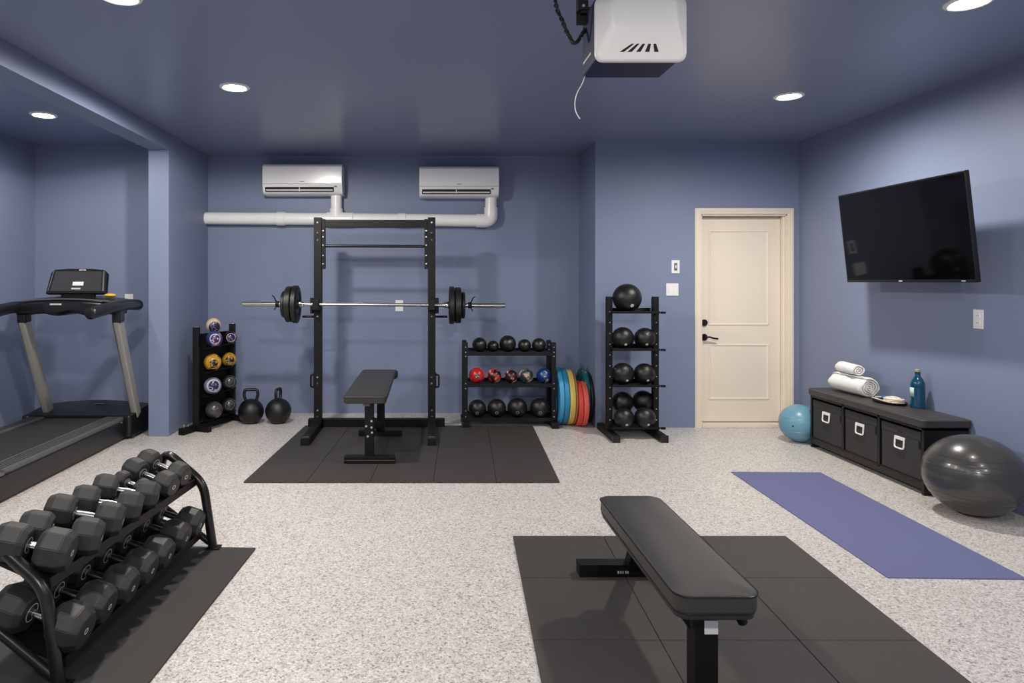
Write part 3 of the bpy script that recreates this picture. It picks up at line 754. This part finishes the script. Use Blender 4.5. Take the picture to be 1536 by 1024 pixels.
for (x, r), b_ in zip([(716, 13.4), (745, 14), (776, 14.8), (809.5, 14.6)], ['leftmost', 'second from left', 'second from right', 'rightmost']):
    rr = r * D / 1000
    ball(f'large black medicine ball, {b_} of four on the bottom shelf', (px(x, D), D, zs[2] + rr), rr, M['ball'], 'balls on the bottom shelf of the three tier rack', [seam(SEAM), ('logo', (-.1, -1, -.35), R(6), R(10), M['emblem'])])

# --- coloured plates leaning by the jog wall
def bumper(x, r, th, y, lab, m, m2=None, tilt=0.):
    t = thing('bumper_plate', lab, 'weight plate', (x, y, r), (0, R(90), 0), 'coloured plates standing by the jog wall')
    MB().lathe([(.028, .004), (.07, .004), (.08, .010), (r * .78, .010), (r * .84, .001), (r - .012, 0), (r - .003, .003), (r, .010), (r, th - .010), (r - .003, th - .003), (r - .012, th), (r * .84, th - .001), (r * .78, th - .010), (.08, th - .010), (.07, th - .004), (.028, th - .004), (.028, .004)], None, 64).build('plate_body', m, t)
    MB().lathe([(.025, .002), (.03, .002), (.03, th - .002), (.025, th - .002), (.025, .002)], None, 24).build('hub_ring', M['steel'], t)
    return t
bumper(1.265, .285, .046, 6.76, 'light blue bumper plate leftmost in the coloured stack by wall', M['bluep'])
bumper(1.313, .282, .050, 6.755, 'deep blue bumper plate second from left in coloured stack', M['bluep2'])
bumper(1.365, .275, .056, 6.745, 'yellow bumper plate beside the deep blue one', M['yelp'])
bumper(1.423, .265, .022, 6.74, 'thin orange brown plate between the yellow and red plates', M['orgp'])
bumper(1.447, .225, .046, 6.675, 'red plate with lower rim beside the thin orange one', M['redp'])
bumper(1.495, .222, .05, 6.67, 'coral red plate in front of the teal plate', M['redp2'])
bumper(1.547, .272, .046, 6.86, 'speckled teal plate behind the red plates', M['tealp'])
bumper(1.595, .26, .032, 6.84, 'black plate nearest the jog wall behind coloured plates', M['blkp'])

# --- tall ball rack by the door
t = thing('ball_rack', 'tall narrow black rack of black balls left of the door', 'ball rack', (1.88, 6.2, 0))
for sx in (-1, 1):
    x = sx * .215
    p = MB().b2((x - .025, -.03, .05), (x + .025, .03, 1.30), .003).build('post', M['black'], t)
    MB().b2((x - .018, .03, .05), (x + .018, .06, 1.285), .002).build('rear_channel', M['black'], p)
    k = MB()
    for z in [.16 + .1 * j for j in range(11)]: k.cyl((x, -.03, z), (x, -.034, z), .006, 8)
    k.build('bolt', M['bolt'], p)
    f = MB().b2((x - .032, -.25, 0), (x + .032, .32, .062), .004).build('base_foot', M['black'], t)
    MB().b2((x - .034, -.255, .0), (x + .034, -.235, .064), .003).build('end_cap', M['blackg'], f)
for z in (1.155, .815, .485, .10):
    k = MB()
    k.box((0, .0, z - .004), (.43, .26, .006)).box((0, -.13, z + .004), (.43, .006, .022), .001).box((0, .13, z + .014), (.43, .006, .04), .001)
    k.box((.25, -.11, z + .0), (.04, .03, .02), .003)
    k.build('shelf', M['black'], t)
MB().b2((-.19, .2, .01), (.19, .25, .05), .003).build('rear_beam', M['black'], t)
SC = [('logo', (.12, -1, -.75), R(0), R(9), M['mark']), seam(SEAM)]
def tall(x, z_, r, y, lab):
    ball(lab, ((x - 645) * y / 1000, y, z_ + r), r, M['ball'], 'black balls on the tall rack by the door', [('logo', (random.uniform(-.1, .2), -1, -.6), 0, R(7), M['mark']), seam(SEAM)])
tall(940.6, 1.155, .132, 6.18, 'largest black ball alone on top of the tall rack')
tall(934.2, .815, .102, 6.17, 'black ball at left on the second shelf of tall rack')
tall(967.3, .815, .098, 6.19, 'black ball at right on the second shelf of tall rack')
tall(934.4, .485, .102, 6.17, 'black ball at left on the third shelf of tall rack')
tall(966.7, .485, .098, 6.19, 'black ball at right on the third shelf of tall rack')
tall(936, .10, .092, 6.1, 'black ball at left, lower of two on the bottom shelf of tall rack')
tall(967.3, .10, .095, 6.1, 'black ball at right, lower of two on the bottom shelf of tall rack')
tall(934, .205, .1, 6.262, 'black ball at left, upper of two at the bottom of tall rack')
tall(965, .215, .1, 6.27, 'black ball at right, upper of two at the bottom of tall rack')

# --- small ball rack in the left corner (stands along the partition, facing right)
n0, n1 = V((-2.25, 6.42, 0)), V((-2.055, 6.93, 0))
e = (n1 - n0).normalized(); fz = V((e.y, -e.x, 0))      # fz points into the room
t = thing('ball_rack', 'small black corner rack holding colourful balls beside the kettlebells', 'ball rack', (n0.x, n0.y, 0))
Ln = (n1 - n0).length
def C(a, b, z): return e * a + fz * b + V((0, 0, z))
for a in (0, Ln):
    p = MB().bar(C(a, 0, .04), C(a, 0, 1.0), .06, .045, .004).build('post', M['black'], t)
    MB().box(C(a, 0, 1.0), (.035, .035, .012), .003).build('post_cap', M['steel'], p)
    k = MB().bar(C(a, -.06, .03), C(a, .16, .03), .055, .055, .004).build('base_foot', M['black'], t)
MB().bar(C(-.2, -.01, .032), C(Ln, -.01, .032), .062, .06, .004).build('base_beam', M['black'], t)
MB().tube([C(-.16, -.01, .065), C(-.16, -.01, .09), C(-.10, -.01, .095), C(-.10, -.01, .065)], .006, 8, .015).build('carry_loop', M['steel'], t)
bp_ = bmesh.new(); va = [bp_.verts.new(C(a, b, z)) for b in (-.03, -.024) for a, z in ((.0, .07), (Ln, .07), (Ln, .93), (.0, .93))]
for f_ in ((0, 1, 2, 3), (7, 6, 5, 4), (0, 4, 5, 1), (1, 5, 6, 2), (2, 6, 7, 3), (3, 7, 4, 0)): bp_.faces.new([va[i] for i in f_])
bmesh.ops.recalc_face_normals(bp_, faces=bp_.faces); k = MB(); k._add(bp_); k.build('back_panel', M['black'], t)
zt = [.80, .565, .335, .10]
for z in zt:
    k = MB()
    pts = [(-.024, .045), (-.015, .0), (.08, -.012), (.15, .008), (.15, .014), (.08, -.006), (-.012, .006), (-.021, .048)]
    b = bmesh.new(); a_ = [b.verts.new(C(.03, p[0], z + p[1])) for p in pts]; c_ = [b.verts.new(C(Ln - .03, p[0] * (.5 if p[0] > 0 else 1), z + p[1])) for p in pts]
    for i in range(8): b.faces.new((a_[i], a_[(i + 1) % 8], c_[(i + 1) % 8], c_[i]))
    b.faces.new(a_); b.faces.new(c_[::-1]); bmesh.ops.recalc_face_normals(b, faces=b.faces)
    k._add(b); k.build('tray', M['black'], t)
bm_ = {'purple': patch_mat('purple_ball_print', [(46, 52, 110), (60, 60, 130), (150, 110, 150), (190, 170, 190)], 9),
       'brown': patch_mat('brown_ball_print', [(34, 24, 26), (60, 34, 34), (150, 120, 116), (40, 90, 110)], 12),
       'beige': patch_mat('beige_ball_print', [(214, 190, 164), (206, 180, 150), (200, 176, 150), (50, 60, 110)], 6),
       'yellow': patch_mat('yellow_ball_print', [(176, 134, 36), (196, 152, 48), (110, 96, 40), (64, 40, 26)], 8),
       'lav': mat('lavender_grey_vinyl', (136, 130, 156), .25, var=.15, vs=8, coat=.3),
       'dark': mat('dark_grey_vinyl', (52, 50, 50), .3, var=.15, coat=.2)}
PINK = mat('pink_print', (178, 128, 150), .4); NAVY = mat('navy_print', (44, 48, 84), .35); SIL = mat('silver_print', (196, 190, 206), .25); GOLD = mat('gold_print', (196, 170, 60), .4)
cam0 = V((0, 0, 1.44))
EM1 = patch_mat('pink_navy_print', [(44, 44, 80), (176, 120, 146), (206, 190, 204), (40, 36, 60)], 26, .25)
EM2 = patch_mat('brown_gold_print', [(52, 28, 24), (150, 110, 40), (178, 150, 96), (60, 60, 50)], 24, .25)
EM3 = patch_mat('navy_silver_print', [(40, 42, 70), (90, 90, 124), (206, 200, 214), (34, 34, 60)], 22, .2)
EM4 = patch_mat('navy_rust_print', [(36, 42, 84), (70, 44, 50), (120, 110, 140), (26, 30, 60)], 20, .25)
def small(xp, D_, z, r, mt_, lab, marks):
    p = V(((xp - 645) * D_ / 1000, D_, z + r)); d_ = (cam0 - p).normalized()
    mk = [(n_, (d_.x + .15, d_.y, d_.z + o_), a0, a1, m_) for n_, o_, a0, a1, m_ in marks]
    ball(lab, p, r, mt_, 'balls on the small corner rack', mk)
small(321.4, 6.52, .80, .078, bm_['purple'], 'purple ball with pink centre at near end of top tray', [('panel', 0, R(34), R(40), SIL), ('emblem', 0, 0, R(33), EM1)])
small(345.5, 6.82, .80, .066, bm_['brown'], 'dark brown and teal ball at far end of top tray', [('panel', 0, R(36), R(42), SIL), ('emblem', 0, 0, R(30), EM4)])
small(320.5, 6.66, .925, .075, bm_['beige'], 'beige ball with navy centre lying on top of the purple one', [('panel', -.3, 0, R(46), EM4)])
small(319, 6.52, .567, .083, bm_['yellow'], 'yellow ball at near end of the second tray', [('panel', 0, R(46), R(50), GOLD), ('emblem', -.15, 0, R(27), EM2)])
small(343.5, 6.82, .567, .074, bm_['yellow'], 'yellow ball at far end of the second tray', [('panel', -.2, 0, R(38), EM2)])
small(319, 6.52, .337, .084, bm_['lav'], 'shiny lavender grey ball at near end of third tray', [('panel', 0, R(38), R(48), SIL), ('emblem', 0, 0, R(34), EM3)])
small(344, 6.82, .337, .073, bm_['dark'], 'dark grey ball at far end of third tray', [('panel', 0, R(34), R(38), M['emblem'])])
small(321, 6.52, .102, .083, M['gymgrey'], 'plain dark grey ball at near end of bottom tray', [])
small(343.5, 6.82, .102, .073, bm_['dark'], 'dark ball at far end of bottom tray', [('panel', 0, R(34), R(38), M['emblem'])])

# --- kettlebells
def kettle(x, y, r, rz, lab):
    t = thing('kettlebell', lab, 'kettlebell', (x, y, 0), (0, 0, rz), 'kettlebells on the floor by the corner rack')
    z = r * .93
    pr = [(0, 0), (r * .5, 0), (r * .55, .006)] + [(r * math.sin(a), z - r * math.cos(a)) for a in [R(36 + 132 * i / 14) for i in range(15)]] + [(0, z + r)]
    MB().lathe(pr, None, 40).build('bell_body', M['iron'], t)
    w = .062; zz = z + r * .82
    MB().tube([(-.05, 0, zz), (-.07, 0, zz + .06), (-w, 0, zz + .115), (w, 0, zz + .115), (.07, 0, zz + .06), (.05, 0, zz)], .0155, 14, .05).build('handle', M['iron'], t)
kettle(-1.82, 6.78, .129, R(8), 'black kettlebell nearer the corner rack, handle facing the camera')
kettle(-1.545, 6.79, .131, R(82), 'black kettlebell nearer the power rack, handle seen edge on')

# ------------------------------------------------------------------ storage bench and things on it
t = thing('storage_bench', 'low black storage bench with leather cushion top along right wall', 'storage bench', (3.32, 4.48, 0))
Lb, Db, zb0, zt0 = 1.34, .30, .07, .455
for y in (0, Lb - .022): MB().b2((0, y, 0), (Db, y + .022, zt0), .002).build('side_panel', M['wood'], t)
MB().b2((.0, 0, zt0 - .02), (Db, Lb, zt0), .002).build('top_board', M['wood'], t)
MB().b2((.003, .02, zb0), (Db, Lb - .02, zb0 + .022), .002).b2((.0, .02, .035), (.018, Lb - .02, zb0 + .015), .002).build('bottom_board', M['wood'], t)
MB().b2((Db - .01, .02, zb0), (Db, Lb - .02, zt0)).build('back_board', M['wood'], t)
for y in (.443, .872): MB().b2((.0, y, zb0), (Db, y + .022, zt0), .002).build('divider', M['wood'], t)
o = pad(Lb + .03, .335, .058, .03, .008).build('cushion', M['cushion'], t, (.148, Lb / 2, zt0), (0, 0, R(90)))
for i, (y0, y1, lab) in enumerate(((.03, .435, 'dark fabric storage bin in the bench nearest the grey ball'), (.472, .865, 'dark fabric storage bin in the middle of the bench'), (.9, 1.312, 'dark fabric storage bin in the bench nearest the teal ball'))):
    b = thing('storage_bin', lab, 'storage bin', (3.32 + .006, 4.48 + (y0 + y1) / 2, zb0 + .0225), (0, 0, 0), 'bins in the storage bench')
    w = y1 - y0 - .012; hh = .325
    k = MB().b2((0, -w / 2, 0), (.012, w / 2, hh), .004).b2((.25, -w / 2, 0), (.262, w / 2, hh), .003).b2((.005, -w / 2, 0), (.255, -w / 2 + .01, hh), .003).b2((.005, w / 2 - .01, 0), (.255, w / 2, hh), .003).b2((.005, -w / 2, 0), (.255, w / 2, .01))
    k.build('bin_body', M['bin'], b)
    MB().b2((-.003, -w / 2 + .002, hh - .055), (.002, w / 2 - .002, hh - .002), .001).build('top_band', M['bin'], b)
    h = MB().tube([(-.006, -.045, .25), (-.012, -.045, .17), (-.012, .045, .17), (-.006, .045, .25)], .006, 8, .018)
    h.b2((-.008, -.048, .228), (-.001, .048, .252), .002)
    h.build('handle', M['white'], b)
    MB().cyl((0, -.012, .285), (-.005, -.012, .285), .005, 8).cyl((0, .012, .285), (-.005, .012, .285), .005, 8).build('rivet', M['black'], b)
    MB().b2((-.004, -w / 2 + .004, .21), (.0, -w / 2 + .02, .26), .001).build('corner_tab', M['black'], b)

CT = zt0 + .058 + .006
def towel(lab, loc, rz, L, r, turns, sq):
    t = thing('rolled_towel', lab, 'towel', loc, (0, 0, rz), 'rolled white towels on the bench')
    b = bmesh.new(); n = int(turns * 26); th = r / (turns + .6) ; prof = []
    for i in range(n + 1):
        a = 2 * PI * turns * i / n; rr = th * .55 + (r - th * .55) * i / n
        prof.append((rr, a))
    outer = [(math.cos(a) * rr, math.sin(a) * rr * sq) for rr, a in prof]
    inner = [(math.cos(a) * max(.002, rr - th * .66), math.sin(a) * max(.002, rr - th * .66) * sq) for rr, a in prof]
    secs = []
    for j in range(15):
        y = -L / 2 + L * j / 14; w = 1 + .025 * math.sin(j * 1.7) + (-.06 if j in (0, 14) else 0)
        secs.append([b.verts.new((x * w, y + .008 * math.sin(x * 60 + z * 40), z * w)) for x, z in outer + inner[::-1]])
    m = len(secs[0])
    for p, q_ in zip(secs, secs[1:]):
        for k in range(m): b.faces.new((p[k], p[(k + 1) % m], q_[(k + 1) % m], q_[k]))
    h = len(outer)
    for sct in (secs[0], secs[-1]):
        for k in range(h - 1): b.faces.new((sct[k], sct[k + 1], sct[m - 2 - k], sct[m - 1 - k]))
    bmesh.ops.recalc_face_normals(b, faces=b.faces)
    k = MB(); k._add(b, MX.Translation((0, 0, r * sq * 1.0))); k.build('towel_roll', M['towel'], t, ang=70)
    return t
towel('larger rolled white towel lying on the bench cushion', (3.455, 5.455, CT), R(3), .40, .088, 4.3, .92)
towel('smaller rolled white towel lying on top of the larger roll', (3.465, 5.50, CT + .155), R(-8), .30, .058, 2.6, .85)

t = thing('wrist_wrap_bundle', 'small heap of cream and blue wrist wraps on the bench', 'wraps', (3.48, 5.05, CT))
MB().lathe([(0, 0), (.11, 0), (.14, .006), (.15, .018), (.145, .02), (.13, .011), (0, .007)], MX.Diagonal((.62, 1., 1, 1)), 32).build('black_pouch', M['black'], t)['label'] = 'flat black pouch beneath'
k = MB()
for j in range(3):
    pts = []
    for i in range(34):
        a = i * .55; rr = .022 + .0012 * i
        pts.append((-.005 + math.cos(a) * rr, -.05 + math.sin(a) * rr * 1.1, .018 + j * .012 + .004 * math.sin(a * 2.3 + j)))
    k.tube(pts, .0085, 8)
k.build('cream_wrap', mat('cream_cotton', (226, 212, 196), .9, var=.08, vs=60, bump=.6), t)['label'] = 'coiled cream wrap'
k = MB().tube([(-.02, .0, .03), (-.03, .03, .04), (-.01, .055, .032), (.02, .06, .035), (.01, .02, .04)], .014, 8, .02)
k.build('blue_wrap', mat('blue_cotton', (66, 100, 150), .9, var=.2, vs=60), t)['label'] = 'blue wrap'
k = MB().tube([(-.05, .12, .022), (-.065, .05, .026), (-.07, -.02, .024), (-.06, -.1, .022)], .006, 8, .03).tube([(-.02, .13, .024), (-.035, .08, .034), (-.03, .02, .04)], .006, 8, .03)
k.build('strap', mat('pale_strap', (200, 194, 180), .8, var=.1), t)['label'] = 'pale strap'

t = thing('water_bottle', 'blue bottle with tan cap at right end of bench items', 'bottle', (3.555, 4.86, CT))
MB().lathe([(0, 0), (.04, 0), (.046, .006), (.046, .165), (.042, .19), (.03, .215), (.018, .232), (.0165, .25), (.019, .252), (.019, .26), (.0165, .262), (0, .262)], None, 36).build('bottle_body', M['bottle'], t)
MB().cyl((0, 0, .262), (0, 0, .282), .0155, 20, .003).build('cap', M['cork'], t)
k = bmesh.new(); g = []
for i in range(9):
    a = R(150 + 7 * i); g.append([k.verts.new((.0468 * math.cos(a), .0468 * math.sin(a), z)) for z in (.085, .15)])
for a, b in zip(g, g[1:]): k.faces.new((a[0], b[0], b[1], a[1]))
b_ = MB(); b_._add(k); o = b_.build('label', M['sticker'], t)
md = o.modifiers.new('so', 'SOLIDIFY'); md.thickness = .0008

# ------------------------------------------------------------------ exercise balls
def gym(lab, x, y, r, m, sz, ribs):
    t = thing('exercise_ball', lab, 'exercise ball', (x, y, 0))
    MB().sphere((0, 0, r * sz), r, (1.01, 1.01, sz), 64, 40).build('shell', m, t)
    for a in ribs:
        rr = r * 1.01 * math.cos(a) + .0006; z = r * sz * (1 + math.sin(a))
        MB().lathe([(rr - .001, -.0025), (rr + .001, 0), (rr - .001, .0025), (rr - .004, 0), (rr - .001, -.0025)], MX.Translation((0, 0, z)), 64).build('rib', m, t)
    return t
g1 = gym('large dark grey exercise ball at right end of the storage bench', 3.365, 4.13, .262, M['gymgrey'], .93, [R(-32), R(-24), R(-16), R(16), R(24), R(32)])
g2 = gym('teal exercise ball between the door and the storage bench', 3.325, 6.0, .168, M['gymteal'], .99, [R(-20), R(20)])
MB().cyl((-.12, -.115, .165), (-.124, -.119, .165), .008, 12).build('valve_plug', M['plug'], g2)

# ------------------------------------------------------------------ camera, world, render settings
cam = bpy.data.cameras.new('camera'); co = bpy.data.objects.new('camera', cam); COL.objects.link(co)
co.location = (0, 0, 1.44); co.rotation_euler = (R(90), 0, 0)
cam.lens = 36 * 1000 / 1536; cam.sensor_width = 36
cam.shift_x = (768 - 645) / 1536; cam.shift_y = -(512 - 422) / 1536
S.camera = co
w = bpy.data.worlds.new('world'); S.world = w; w.use_nodes = True
w.node_tree.nodes['Background'].inputs[0].default_value = (.5, .5, .5, 1); w.node_tree.nodes['Background'].inputs[1].default_value = .3
S.view_settings.view_transform = 'Standard'; S.view_settings.look = 'None'; S.view_settings.gamma = 1; S.view_settings.use_curve_mapping = False
S.view_settings.exposure = 0.08
S.cycles.max_bounces = 8; S.cycles.diffuse_bounces = 6; S.cycles.use_denoising = True
S.cycles.sample_clamp_indirect = 6
